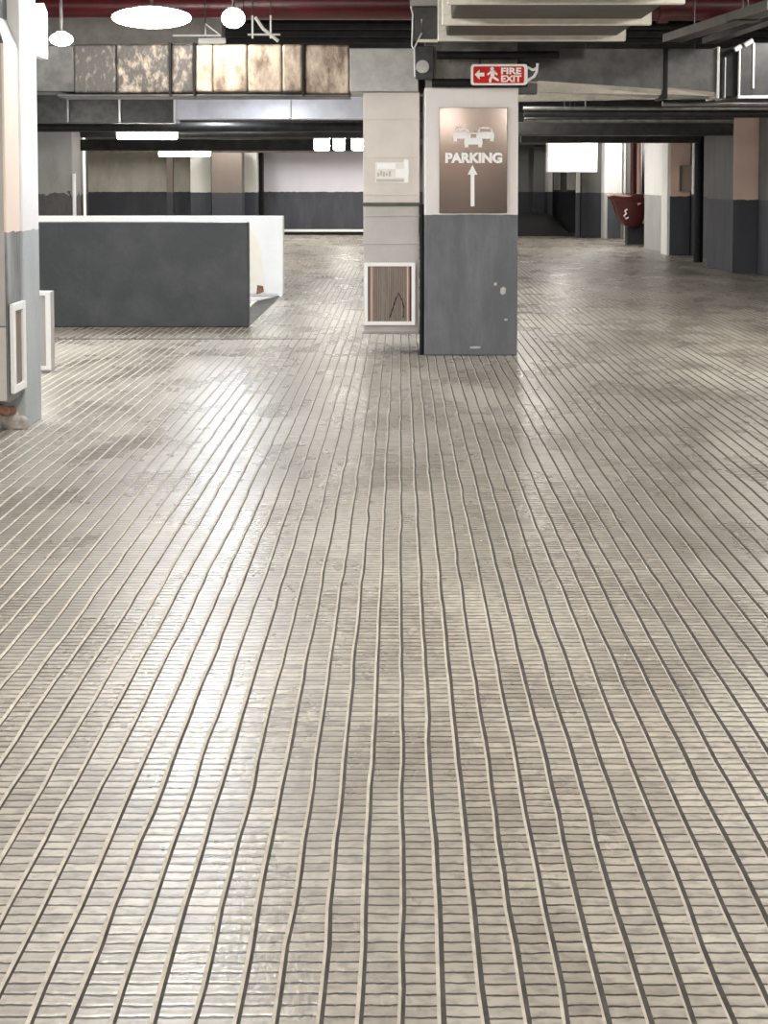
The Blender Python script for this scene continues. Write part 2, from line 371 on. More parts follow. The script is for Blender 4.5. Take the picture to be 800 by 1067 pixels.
# parking sign board
ys_ = Yp-.03
bx0, bx1, bz0, bz1 = XX(457.5, ys_, 165), XX(528.5, ys_, 165), ZZ(222, ys_), ZZ(112, ys_)
sg = thing('parking_sign', 'glossy brown parking sign board with white cars and arrow, on the white pillar', 'sign', ((bx0+bx1)/2, Yp-.002, bz0))
bbox('board', 'board', sg, bx0, bx1, ys_, Yp-.001, bz0, bz1, bev=.004)
yf = ys_-.002
c0 = P(493.5, 164.5, ys_)
o = obj('lettering', text_bm('PARKING', c0.x, c0.z, 59*Yp/F, 11*Yp/F, yf, .004, .05), 'white_ink', sg)
def q(px, py): v = P(px, py, ys_); return (v.x, v.z)
bm = BM()
prism(bm, [q(490.2, 215), q(490.2, 182), q(487.0, 182), q(492.2, 172), q(497.4, 182), q(494.2, 182), q(494.2, 215)], yf-.002, yf+.003)
obj('arrow', bm, 'white_ink', sg)
def car_icon(cx, cy, s, dy=0.):
    bm = BM(); yf = ys_-.002-dy
    def pt(x, y): return q(cx+x*s, cy+y*s)
    # body, roof hoop and wheels of a car seen from the front
    prism(bm, [pt(-10, 1), pt(-8.5, -1.5), pt(8.5, -1.5), pt(10, 1), pt(10, 6), pt(-10, 6)], yf-.002, yf+.003)
    for sx in (-1, 1):
        prism(bm, [pt(sx*9.5, 6), pt(sx*5.5, 6), pt(sx*5.5, 9), pt(sx*9.5, 9)], yf-.002, yf+.003)
        prism(bm, [pt(sx*8.5, -1.5), pt(sx*7.0, -1.5), pt(sx*5.2, -7), pt(sx*6.8, -7)], yf-.002, yf+.003)
    prism(bm, [pt(-6.8, -7), pt(6.8, -7), pt(6.2, -5.4), pt(-6.2, -5.4)], yf-.002, yf+.003)
    return obj('car_symbol', bm, 'white_ink', sg)
car_icon(481, 139, .92); car_icon(505.5, 139, .92); car_icon(493, 145, .95, .005)

# thin black upright filling the dark gap beside the pillar
bm = BM(); xa = XX(439.3, Yp+.06, 300); cyl(bm, (xa, Yp+.05, 0), (xa, Yp+.05, ZZ(213, Yp)), .019)
tag(obj('downpipe', bm, 'black', smooth=True), 'thin black upright filling the dark gap left of the parking sign pillar', 'pipe')

# ================================================================ DROP DUCT beside the pillar
Yd = Yp+.10; dx0, dx1 = XX(378.5, Yd, 250), XX(437, Yd, 250); dd = .42
zb, zs, ztp = ZZ(346.5, Yd), ZZ(213, Yd), ZZ(95.7, Yd-.04)
dr = thing('exhaust_drop_duct', 'beige sheet metal drop duct with a floor grille, left of the parking sign pillar', 'duct', ((dx0+dx1)/2, Yd+dd/2, zb))
bbox('upper_section', 'duct_beige', dr, dx0, dx1, Yd, Yd+dd, zs, ztp, bev=.006)
bbox('lower_section', 'duct_grey', dr, dx0, dx1-.004, Yd+.004, Yd+dd, zb, zs, bev=.006)
bbox('joint_flange', 'galv_dark', dr, dx0-.004, dx1+.006, Yd-.018, Yd+dd+.01, zs-.012, zs+.016, bev=.004)
bbox('bottom_rim', 'galv', dr, dx0-.012, dx1, Yd-.012, Yd+dd, zb-.012, zb+.012, bev=.004)
for py in (124, 164, 203, 225, 254):
    z = ZZ(py, Yd); bbox('stiffening_rib', 'duct_beige' if py < 213 else 'duct_grey', dr, dx0-.002, dx1+.002, Yd-.004, Yd+.01, z-.004, z+.004, bev=.0015)
def grille(root, axis, a0, a1, z0, z1, face, sgn, fw, n):
    """framed louvre on a duct face; axis x: on a y face, axis y: on an x face"""
    def bx(bm, u0, u1, d0, d1, zz0, zz1, bev=0):
        if axis == 'x': box(bm, u0, u1, face+sgn*d0, face+sgn*d1, zz0, zz1, bev)
        else: box(bm, face+sgn*d0, face+sgn*d1, u0, u1, zz0, zz1, bev)
    bm = BM(); bx(bm, a0, a1, 0, .006, z0, z1); g = obj('grille', bm, 'grille_back', root)
    bm = BM()
    bx(bm, a0, a0+fw, 0, .028, z0, z1, .003); bx(bm, a1-fw, a1, 0, .028, z0, z1, .003)
    bx(bm, a0+fw, a1-fw, 0, .028, z1-fw, z1, .003); bx(bm, a0+fw, a1-fw, 0, .028, z0, z0+fw, .003)
    obj('grille_frame', bm, 'white_enamel', g)
    bm = BM(); u0, u1 = a0+fw+.012, a1-fw-.012; pitch = (u1-u0)/n
    for i in range(n): bx(bm, u0+i*pitch, u0+(i+.72)*pitch, .006, .017, z0+fw, z1-fw)
    obj('louvre', bm, 'grille', g)
    return g
gx0, gx1 = XX(379.5, Yd, 305), XX(432.5, Yd, 305); gz0, gz1 = ZZ(338.5, Yd), ZZ(273.5, Yd)
g = grille(dr, 'x', gx0, gx1, gz0, gz1, Yd-.001, -1, .032, 22)
for px in (387.3, 424.5):
    x = XX(px, Yd, 305); bbox('guide_strip', 'pink', g, x-.007, x+.007, Yd-.023, Yd-.016, gz0+.034, gz1-.034)
bm = BM(); p = [P(x_, y_, Yd-.024) for x_, y_ in ((406, 331), (412, 312), (415, 305), (419, 313), (421, 322), (420, 331))]; tube(bm, p, .004, 6)
obj('bent_wire', bm, 'black', g)
# sticker on the duct
c = P(408, 178, Yd); s_ = Yd/F
bm = BM(); prism(bm, [(c.x-17*s_, c.z-12*s_), (c.x+16*s_, c.z-13*s_), (c.x+18*s_, c.z-2*s_), (c.x+17.5*s_, c.z+11*s_), (c.x+14*s_, c.z+13*s_), (c.x+11*s_, c.z+9*s_), (c.x-17*s_, c.z+9*s_)], Yd-.004, Yd-.0005)
st = tag(obj('sticker', bm, 'sticker'), 'torn white sticker stuck on the beige duct left of the parking sign', 'sticker')
bm = BM()
box(bm, c.x-16*s_, c.x+13*s_, Yd-.0055, Yd-.003, c.z-11.3*s_, c.z-8.5*s_)
for k in range(5): box(bm, c.x+(-15+3*k)*s_, c.x+(-13+3*k)*s_, Yd-.0055, Yd-.003, c.z+(-6+k%2)*s_, c.z+(-2+(k*2)%3)*s_)
obj('faded_print', bm, 'duct_grey', st)
bm = BM(); box(bm, c.x-15*s_, c.x+4*s_, Yd-.0055, Yd-.0035, c.z+2*s_, c.z+8*s_); box(bm, c.x+4*s_, c.x+15*s_, Yd-.0055, Yd-.0035, c.z-7*s_, c.z+2*s_)
box(bm, c.x+13*s_, c.x+17.4*s_, Yd-.0062, Yd-.0035, c.z-12*s_, c.z+11*s_)
obj('white_patch', bm, 'white_ink', st)

# ================================================================ MAIN DUCT across, behind the pillar
Ym = Yp+.64; dm = .36
def zm(py): return ZZ(py, Ym)
xs_end = XX(748, Ym, 75)
md = thing('main_duct', 'long ventilation duct crossing under the ceiling behind the parking sign pillar, partly foil-clad', 'duct', (XX(300, Ym), Ym, zm(98)))
def sect(name, m, px0, px1, py0, py1, dy=0., bev=.01):
    return bbox(name, m, md, XX(px0, Ym, 75), XX(px1, Ym, 75), Ym-dy, Ym+dm, zm(py1), zm(py0), bev=bev)
sect('duct_section', 'galv_dark', -40, 77, 47, 96)
sect('foil_jacket', 'foil_sooty', 77, 121, 46, 97, .012, .02)
sect('foil_jacket', 'foil_black', 122, 177, 46, 97, .015, .02)
sect('foil_jacket', 'foil_black', 179, 202.5, 46, 97, .02, .02)
for a_, b_ in ((204, 222), (222.3, 258), (258.3, 294), (294.3, 315.5)): sect('foil_jacket', 'foil', a_, b_, 46.5, 96, .03, .02)
sect('foil_jacket', 'foil', 317.5, 364, 47, 98, .035, .02)
for px in (178, 203.2, 316.5): sect('joint_band', 'black', px-1.3, px+1.3, 45, 100, .05, .003)
sect('duct_section', 'galv_dark', 77, 560, 52, 98, -.02)
# grey bottom lip of the jackets
sect('bottom_angle', 'galv_dark', 60, 364, 98.5, 101, .02, .004)
# right part: chamfered belly, flange, second length
def right_sec(px0, px1, b0, b1, c0_, c1_, name='belly_section', m='galv_dark'):
    bm = BM(); sec = []
    for px, pb, pc in ((px0, b0, c0_), (px1, b1, c1_)):
        x = XX(px, Ym, 75); zt_, zc, zb_ = zm(51), zm(pc), zm(pb)
        sec.append([(x, Ym, zt_), (x, Ym, zc), (x, Ym+.07, (zc+zb_)/2-.012), (x, Ym+.2, zb_), (x, Ym+dm, zb_), (x, Ym+dm, zt_)])
    loft(bm, sec); o = obj(name, bm, m, md)
    bm = BM(); sec = []
    for px, pb, pc in ((px0, b0, c0_), (px1, b1, c1_)):
        x = XX(px, Ym, 75); zc = zm(pc)
        sec.append([(x, Ym-.006, zm(51)), (x, Ym-.006, zc), (x, Ym+.02, zc), (x, Ym+.02, zm(51))])
    loft(bm, sec); return obj('front_sheet', bm, 'galv_dark', md)  # dark face put in for the ceiling mirrored by the upright steel
right_sec(530, 691, 104, 101, 82, 93, m='galv_mirror'); right_sec(695, 746, 101, 101, 91, 96, m='galv_mirror')
sect('joint_band', 'black', 691, 695, 50, 103, .03, .003)
sect('end_flange', 'galv', 745.5, 748.5, 49, 103, .04, .003)
# grey plenum box above the drop duct
plx0, plx1 = XX(364.5, Yd, 75), XX(436, Yd, 75)
tag(bbox('duct_plenum', 'plenum', None, plx0, plx1, Yd-.04, Ym-.04, ZZ(95.5, Yd-.04), ZZ(50, Yd-.04), bev=.008),
    'plain grey sheet metal box on top of the beige drop duct', 'duct box')
# bracket head, conduits and knob left of the pillar top
Yk = Yp-.10
kb = thing('hanger_bracket', 'dark steel hanger box with a round knob beside the pillar top', 'bracket', (XX(443, Yk), Yk, ZZ(82, Yk)))
def kbox(name, m, px0, px1, py0, py1, y0=0, y1=.18, bev=.006): return bbox(name, m, kb, XX(px0, Yk, 40), XX(px1, Yk, 40), Yk+y0, Yk+y1, ZZ(py1, Yk), ZZ(py0, Yk), bev=bev)
kbox('top_channel', 'galv', 427, 461, -12, 7, -.04, .095)
kbox('upper_box', 'galv_dark', 430, 456, 7, 42, 0, .095)
kbox('ledge', 'flange', 436, 456, 41.5, 44.5, -.05, .02, .003)
kbox('lower_box', 'pipe_dark', 433, 452, 48, 82, 0, .085)
bm = BM(); k0 = P(440, 70, Yk)
cyl(bm, (k0.x, Yk-.05, k0.z), (k0.x, Yk+.01, k0.z), .055, n=24); cyl(bm, (k0.x, Yk-.065, k0.z), (k0.x, Yk-.05, k0.z), .034, n=24)
obj('knob', bm, 'galv', kb, smooth=True)
bm = BM(); tube(bm, [P(428.5, -4, Yk-.03), P(428.5, 9, Yk-.03), P(430, 15, Yk-.03), P(429, 48, Yk-.03), P(431.5, 52, Yk-.03), P(432, 80, Yk-.03)], .006, 8)
tube(bm, [P(439, 20, Yk-.02), P(439.5, 34, Yk-.02), P(431, 51, Yk-.02)], .007, 8)
obj('conduit', bm, 'flange_white', kb, smooth=True)
# black tube above the exit sign
bm = BM(); a_, b_ = P(455, 57.5, Yp-.14), P(582, 57.5, Yp-.14); cyl(bm, a_, b_, .034, n=18)
tag(obj('tube_conduit', bm, 'black', smooth=True), 'black horizontal tube fixed across the pillar above the exit sign', 'pipe')
bm = BM(); a_, b_ = P(450, 86.5, Yp-.04), P(549, 86.5, Yp-.04); cyl(bm, a_, b_, .037, n=14)  # black round bar along the paint's top edge
tag(obj('dark_edge_bar', bm, 'black', smooth=True), 'black round bar along the top of the white paint, behind the exit sign', 'pipe')

# fire exit sign
Ye = Yp-.16
def e(px, py): v = P(px, py, Ye-.012); return (v.x, v.z)
ex = thing('fire_exit_sign', 'red and white fire exit sign hung above the parking sign', 'sign', (XX(520, Ye), Ye, ZZ(90, Ye)))
bm = BM()
def rrect(x0, x1, y0, y1, r, n=5):
    pts = []
    for (cx, cy, a0) in ((x0+r, y0+r, 180), (x1-r, y0+r, 270), (x1-r, y1-r, 0), (x0+r, y1-r, 90)):
        for k in range(n): a = math.radians(a0+90*k/(n-1)); pts.append((cx+r*math.cos(a), cy+r*math.sin(a)))
    return pts
prism(bm, [(lambda v: (v.x, v.z))(P(x, y, Ye)) for x, y in rrect(490.5, 549.5, 67, 88.5, 3)], Ye-.012, Ye+.045)
obj('casing', bm, 'sign_white', ex)
bm = BM(); prism(bm, [e(x, y) for x, y in rrect(493, 546, 69.2, 86.7, 2)], Ye-.015, Ye-.011); obj('red_panel', bm, 'sign_red', ex)
yl = Ye-.016
bm = BM(); prism(bm, [e(494.5, 77.7), e(499.5, 72.5), e(499.5, 75.8), e(504.5, 75.8), e(504.5, 79.6), e(499.5, 79.6), e(499.5, 83)], yl-.001, yl+.002); obj('arrow', bm, 'sign_white', ex)
bm = BM()                                                   # running figure
hx = P(512.6, 71.6, Ye-.012); cyl(bm, (hx.x, yl-.001, hx.z), (hx.x, yl+.002, hx.z), .016, n=14)
for pl in ([(510.5, 73.5), (515.5, 73.5), (515, 79.5), (511, 79.5)], [(510.8, 74), (507, 77.5), (508.2, 78.7), (511.5, 76)],
           [(515, 74), (518.6, 77), (517.6, 78.6), (514, 76)], [(511, 79), (509.2, 83), (509.5, 86), (511.6, 86), (512, 83), (513.5, 80)],
           [(513, 79), (517, 81), (519.8, 83.2), (519, 85), (515.3, 83), (512.6, 81)]):
    prism(bm, [e(*p_) for p_ in pl], yl-.001, yl+.002)
obj('running_figure', bm, 'sign_white', ex)
for s2, py in (('FIRE', 74), ('EXIT', 82)):
    c = P(532.5, py, Ye-.012); obj('lettering', text_bm(s2, c.x, c.z, 21*Ye/F, 6.8*Ye/F, yl, .003, .035), 'sign_white', ex)
bm = BM()
tube(bm, [P(549, 84, Ye+.02), P(556, 80, Ye+.02), P(559, 75, Ye+.02), P(560, 66, Ye+.02)], .012, 8)
tube(bm, [P(550, 70, Ye+.02), P(555, 73, Ye+.02), P(560, 70.5, Ye+.02)], .012, 8)
obj('end_bracket', bm, 'white_enamel', ex, smooth=True)
for px in (500, 540): bm = BM(); cyl(bm, P(px, 68, Ye+.015), P(px, 61.6, Ye+.015), .006, n=8); obj('hanging_rod', bm, 'black', ex)

# ================================================================ WIDE DUCT overhead, running towards the camera
Y3 = 8.35*K; zbot = ZZ(42, Y3)+.04
wx0, wx1 = XX(461, Y3, 42), XX(647, Y3, 42)
wd = thing('wide_duct', 'wide ceiling duct with cream flange rings, in front of the fire exit sign', 'duct', ((wx0+wx1)/2, Y3, zbot))
bbox('duct_body', 'wide_body', wd, wx0+.03, wx1-.03, 2.5, Y3+.35, zbot, zbot+.42, bev=.01)
for yy in (8.35, 7.5, 6.62, 5.7, 4.8, 3.9):
    Yq = yy*K; bm = BM(); t = .075
    box(bm, wx0-.04, wx1+.04, Yq, Yq+.05, zbot-.045, zbot+.035, .008)
    box(bm, wx0-.04, wx0+.03, Yq, Yq+.05, zbot+.03, zbot+.46, .006); box(bm, wx1-.03, wx1+.04, Yq, Yq+.05, zbot+.03, zbot+.46, .006)
    obj('flange', bm, 'flange', wd)
for x in (wx0+.45, wx1-.45):
    for Yq in (5.3*K, 8.0*K): bm = BM(); cyl(bm, (x, Yq, zbot+.4), (x, Yq, CEIL), .008, n=8); obj('hanging_rod', bm, 'galv', wd)

# ================================================================ RED SPRINKLER MAIN and ceiling clutter
Yr = 10.1*K
rp = thing('sprinkler_pipe', 'thick dark red sprinkler pipe running across just under the ceiling', 'pipe', (0, Yr, ZZ(8, Yr)-.12))
bm = BM(); cyl(bm, (XX(-60, Yr, 5), Yr, ZZ(6, Yr)), (XX(252, Yr, 5), Yr, ZZ(6, Yr)), .125, n=28); obj('pipe_run', bm, 'red', rp, smooth=True)
bm = BM(); cyl(bm, (XX(250, Yr, 5), Yr, ZZ(4, Yr)), (RX-.02, Yr, ZZ(6, Yr)), .155, n=28); obj('pipe_run', bm, 'red', rp, smooth=True)
for px in (250, 690): bm = BM(); x = XX(px, Yr, 5); cyl(bm, (x-.05, Yr, ZZ(5, Yr)), (x+.05, Yr, ZZ(5, Yr)), .18, n=28); obj('coupling', bm, 'red', rp, smooth=True)
# thin white hanger frame by the lamps
Yh = 9.9*K
hf = thing('pipe_hanger', 'thin white hanger frame with a slanting strut right of the round lamp', 'bracket', (XX(275, Yh), Yh, ZZ(43, Yh)))
def strip(bm, pts, r): tube(bm, [P(x, y, Yh) for x, y in pts], r, 6)
for px in (263, 282): bm = BM(); cyl(bm, P(px, 40, Yh), P(px, 16, Yh), .010, n=8); obj('upright', bm, 'flange_white', hf); bm = BM(); p_ = P(px, 18, Yh); cyl(bm, p_, (p_.x, p_.y, CEIL), .005, n=6); obj('hanging_rod', bm, 'galv_dark', hf)
bm = BM(); strip(bm, [(258, 36), (292, 36)], .010); obj('cross_bar', bm, 'flange_white', hf)
bm = BM(); strip(bm, [(266, 18), (274, 30), (290, 43)], .018); obj('strut', bm, 'flange_white', hf)
bf = thing('triangular_bracket', 'thin pale triangular bracket lying over the foil-clad duct near the lamps', 'bracket', (XX(215, Yh), Yh, ZZ(46, Yh)))
bm = BM(); strip(bm, [(180, 37), (230, 37), (214, 25), (214, 37)], .010); obj('frame', bm, 'flange_white', bf)
bm = BM(); strip(bm, [(207, 43), (235, 42.5)], .030); obj('rail', bm, 'flange_white', bf)
bm = BM(); p_ = P(214, 43, Yh); cyl(bm, p_, (p_.x, p_.y, CEIL), .006, n=6); obj('hanging_rod', bm, 'galv_dark', bf)
# dark rails above the duct between lamps and pillar
for k, (py, r) in enumerate(((26, .05), (34, .05), (41, .045))):
    bm = BM(); Yq = (10.6+.12*k)*K; cyl(bm, (XX(236, Yq), Yq, ZZ(py, Yq)), (RX-.02, Yq, ZZ(py, Yq)), r, n=16)
    tag(obj('service_pipe', bm, 'black', smooth=True), ['black service pipe under the red sprinkler pipe, topmost of three', 'middle one of three black service pipes above the main duct', 'black service pipe just over the main duct, lowest of three'][k], 'pipe', 'black service pipes under the red pipe')

# oblique cable tray, upper right
ct = thing('cable_tray', 'grey cable tray slanting across the ceiling at the upper right', 'cable tray', (2.9, 9.5, 2.7))
def seg_box(bm, a, b, w_, h_):
    a, b = Vector(a), Vector(b); d = (b-a).normalized(); n = Vector((-d.y, d.x, 0)).normalized()*w_/2; u = Vector((0, 0, h_))
    hexa(bm, [a-n, a+n, b+n, b-n, a-n+u, a+n+u, b+n+u, b-n+u])
ta, tb = P(700, 44, 9.3*K), P(812, 10, 7.2*K)
bm = BM(); seg_box(bm, ta, tb, .16, .01); obj('tray_bottom', bm, 'galv_dark', ct)
d_ = (tb-ta).normalized(); n_ = Vector((-d_.y, d_.x, 0)).normalized()
for s2 in (-1, 1): bm = BM(); seg_box(bm, ta+n_*.08*s2, tb+n_*.08*s2, .012, .07); obj('side_rail', bm, 'plenum', ct)
tm = ta.lerp(tb, .72); bm = BM(); seg_box(bm, tm-d_*.09+Vector((0, 0, -.012)), tm+d_*.09+Vector((0, 0, -.012)), .2, .012); obj('joint_plate', bm, 'galv_dark', ct)
for t in (.25, .75): p_ = ta.lerp(tb, t); bm = BM(); cyl(bm, p_, (p_.x, p_.y, CEIL), .007, n=8); obj('hanging_rod', bm, 'galv_dark', ct)
t2 = thing('slim_tray', 'darker slim cable tray below the slanting grey tray at the upper right', 'cable tray', (3, 10, 2.6))
ta2, tb2 = P(738, 46, 9.5*K), P(815, 19, 8.0*K)
bm = BM(); seg_box(bm, ta2, tb2, .12, .06); obj('tray_body', bm, 'galv_dark', t2)
bm = BM(); p_ = ta2.lerp(tb2, .5); cyl(bm, p_, (p_.x, p_.y, CEIL), .007, n=8); obj('hanging_rod', bm, 'galv_dark', t2)

# dark duct box at the far right
Yx = Ym+.15
rb = thing('branch_duct', 'dark duct box with bright corner angles at the right end of the main duct', 'duct', (XX(790, Yx), Yx, ZZ(101, Yx)))
bbox('duct_body', 'pipe_dark', rb, XX(771, Yx, 75), XX(860, Yx, 75), Yx, Yx+.9, ZZ(100, Yx), ZZ(44, Yx), bev=.01)
bbox('neck', 'black', rb, XX(748.6, Yx, 75), XX(771, Yx, 75), Yx+.05, Yx+.35, ZZ(100, Yx), ZZ(50, Yx))
for px, p0, p1, w_ in ((770, 48, 101, 1.0), (784.5, 45, 92, 1.3), (755, 60, 102, .8)):
    bbox('corner_angle', 'flange_white' if px != 755 else 'galv', rb, XX(px-w_*.6, Yx, 75), XX(px+w_*.6, Yx, 75), Yx-.02, Yx+.03, ZZ(p1, Yx), ZZ(p0, Yx))
bbox('bottom_angle', 'galv_bright', rb, XX(769, Yx, 75), XX(860, Yx, 75), Yx-.025, Yx+.03, ZZ(102.5, Yx), ZZ(99.8, Yx))
for a_, b_ in (((765.5, 52), (772, 48)), ((776, 47), (784, 42))):
    bm = BM(); tube(bm, [P(*a_, Yx-.1), P(*b_, Yx-.1)], .022, 8)
    obj('bright_clip', bm, 'flange_white', rb)

# pipes and trays crossing farther back (right half and left half)
def cross_done(bm, m, label, flat, group, xa, xb, y, z):
    o = tag(obj('cable_tray' if flat else 'service_pipe', bm, m, smooth=not flat), label, 'cable tray' if flat else 'pipe', group)
    for t in (.22, .78):
        x = xa+(xb-xa)*t; b2 = BM(); cyl(b2, (x, y, z), (x, y, CEIL), .007, n=6); obj('hanging_rod', b2, 'galv_dark', o)
    return o
def crosspipe(py, yy, r, px0, px1, m, label, flat=False, group=None):
    Y = yy*K; bm = BM(); z = ZZ(py, Y)
    if flat: box(bm, XX(px0, Y, py), XX(px1, Y, py), Y, Y+r*3, z-r, z+r, .01)
    else: cyl(bm, (XX(px0, Y, py), Y, z), (XX(px1, Y, py), Y, z), r, n=16)
    return cross_done(bm, m, label, flat, group, XX(px0, Y, py), XX(px1, Y, py), Y+(r*1.5 if flat else 0), z)
crosspipe(108, 11.2, .03, 690, 840, 'pipe_steel', 'bright steel pipe below the dark branch duct at the right edge')
crosspipe(113, 11.8, .022, 545, 840, 'pipe_steel', 'steel pipe close behind the belly of the main duct, right of the sign pillar')
crosspipe(118.5, 12.8, .05, 546, 835, 'pipe_dark', 'dark pipe, second behind the main duct right of the sign pillar')
crosspipe(125.5, 14.0, .035, 546, 764, 'pipe_steel', 'dull steel pipe, third behind the main duct right of the sign pillar')
crosspipe(134, 15.6, .10, 540, 764, 'pipe_dark', 'dark flat tray above the white hanging panel and red standpipe', True)
crosspipe(140, 17.2, .03, 560, 735, 'pipe_steel', 'thin bright pipe under the dark tray on the right, above the hanging panel')
crosspipe(143.5, 18.5, .09, 543, 730, 'pipe_dark', 'lowest dark tray just over the white hanging panel', True)
crosspipe(132.5, 15.0, .07, 38, 380, 'pipe_dark', 'dark pipe below the second duct, at the level of the tube lamp')
crosspipe(139, 16.4, .07, 79, 380, 'pipe_dark', 'dark pipe behind the long tube lamp on the left')
crosspipe(151, 22.0, .12, 80, 376, 'beam', 'dark wide tray over the far left wall', True)
crosspipe(157, 25.5, .05, 88, 330, 'pipe_steel', 'thin grey pipe along the top of the far left wall')
# the second duct, behind the main one at left
Y2 = 14.0*K
sd = thing('second_duct', 'lower galvanised duct seen below the foil-clad main duct, with bright joints', 'duct', (XX(200, Y2), Y2, ZZ(127, Y2)))
for a_, b_, m in ((-60, 72, 'galv_dark'), (72, 125, 'galv_dark'), (125, 182, 'galv_dark'), (182, 302, 'galv_bright'), (302, 420, 'galv_bright')):  # paler lengths at right: bluish daylight put into their steel colour
    sl = 0
    bbox('duct_section', m, sd, XX(a_+.4, Y2), XX(b_-.4, Y2), Y2, Y2+.3, ZZ(128 if b_ < 183 else 124, Y2), ZZ(98, Y2), bev=.003)
for px in (72, 125.5, 182.5, 302.5): bbox('joint_flange', 'flange_white' if px > 100 else 'galv', sd, XX(px-1, Y2), XX(px+1, Y2), Y2-.04, Y2+.3, ZZ(127.6 if px < 183 else 123.6, Y2), ZZ(97, Y2), bev=.004)

# ================================================================ LAMPS
def batten(px0, px1, py, Y, r, label, group, name='tube_lamp', dark=True):
    a_, b_ = P(px0, py, Y), P(px1, py, Y)
    t = thing(name, label, 'lamp', ((a_.x+b_.x)/2, Y, a_.z), group)
    bm = BM(); box(bm, a_.x-.03, b_.x+.03, Y-.03, Y+.05, a_.z+r*.9, a_.z+r+.05, .008); obj('housing', bm, 'white_enamel', t)
    bm = BM(); cyl(bm, a_, b_, r, n=16); obj('tube', bm, 'lamp', t, smooth=True)
    for p_ in (a_, b_): bbox('end_holder', 'white_enamel', t, p_.x-.02, p_.x+.02, Y-.03, Y+.03, a_.z-r*.6, a_.z+r, bev=.004)
    for t_ in (.2, .8): p_ = a_.lerp(b_, t_); bm = BM(); cyl(bm, (p_.x, Y, a_.z+r), (p_.x, Y, CEIL), .006, n=6); obj('hanging_rod', bm, 'galv_dark', t)
    return t
batten(123, 184, 141.5, 15.5*K, .055, 'long bright tube lamp below the second duct on the left', 'lit lamps')
batten(166, 219, 160.5, 24*K, .05, 'farther slim tube lamp over the far left wall', 'lit lamps')
for k, (a_, b_) in enumerate(((327, 343), (347, 359), (366, 379))):
    Y = 18*K; p0, p1 = P(a_, 150, Y), P(b_, 150, Y)
    t = thing('box_lamp', ['leftmost of the three white box lamps left of the beige drop duct', 'middle one of the three white box lamps left of the beige drop duct', 'white box lamp nearest the beige drop duct, of the row of three'][k], 'lamp', ((p0.x+p1.x)/2, Y, ZZ(157, Y)), 'box lamps left of the drop duct')
    bbox('diffuser', 'lamp', t, p0.x, p1.x, Y, Y+.18, ZZ(156.5, Y), ZZ(145, Y), bev=.03)
    bbox('housing', 'white_enamel', t, p0.x-.01, p1.x+.01, Y-.01, Y+.19, ZZ(145, Y), ZZ(142.5, Y), bev=.005)
    bm = BM(); cyl(bm, ((p0.x+p1.x)/2, Y+.08, ZZ(143, Y)), ((p0.x+p1.x)/2, Y+.08, CEIL), .008, n=8); obj('hanging_rod', bm, 'galv_dark', t)
def oval_lamp(px, py, Y, rx, rz, ry, label, name, hs=.75):
    c = P(px, py, Y); t = thing(name, label, 'lamp', (c.x, c.y, c.z-rz))
    bm = BM(); bmesh.ops.create_uvsphere(bm, u_segments=32, v_segments=16, radius=1, matrix=Matrix.Translation(c) @ Matrix.Diagonal((rx, ry, rz, 1))); obj('diffuser', bm, 'lamp', t, smooth=True)
    bm = BM(); bmesh.ops.create_cone(bm, cap_ends=True, segments=32, radius1=1, radius2=.7, depth=1, matrix=Matrix.Translation(c+Vector((0, 0, rz*.80))) @ Matrix.Diagonal((rx*.62, ry*.62, .04, 1))); obj('housing', bm, 'white_enamel', t, smooth=True)
    bm = BM(); cyl(bm, c+Vector((0, 0, rz*.7)), (c.x, c.y, CEIL), .012, n=10); obj('stem', bm, 'galv_dark', t)
oval_lamp(158, 18.5, 8.6*K, .33, .085, .22, 'broad oval lamp glowing white over the foil-clad duct, largest of the lamps', 'oval_lamp')
oval_lamp(243, 19, 8.9*K, .10, .085, .10, 'round white lamp right of the broad oval lamp', 'globe_lamp')
oval_lamp(64, 41, 8.6*K, .095, .055, .10, 'small lit lamp beside the white panel on the left pillar', 'bulb_lamp')
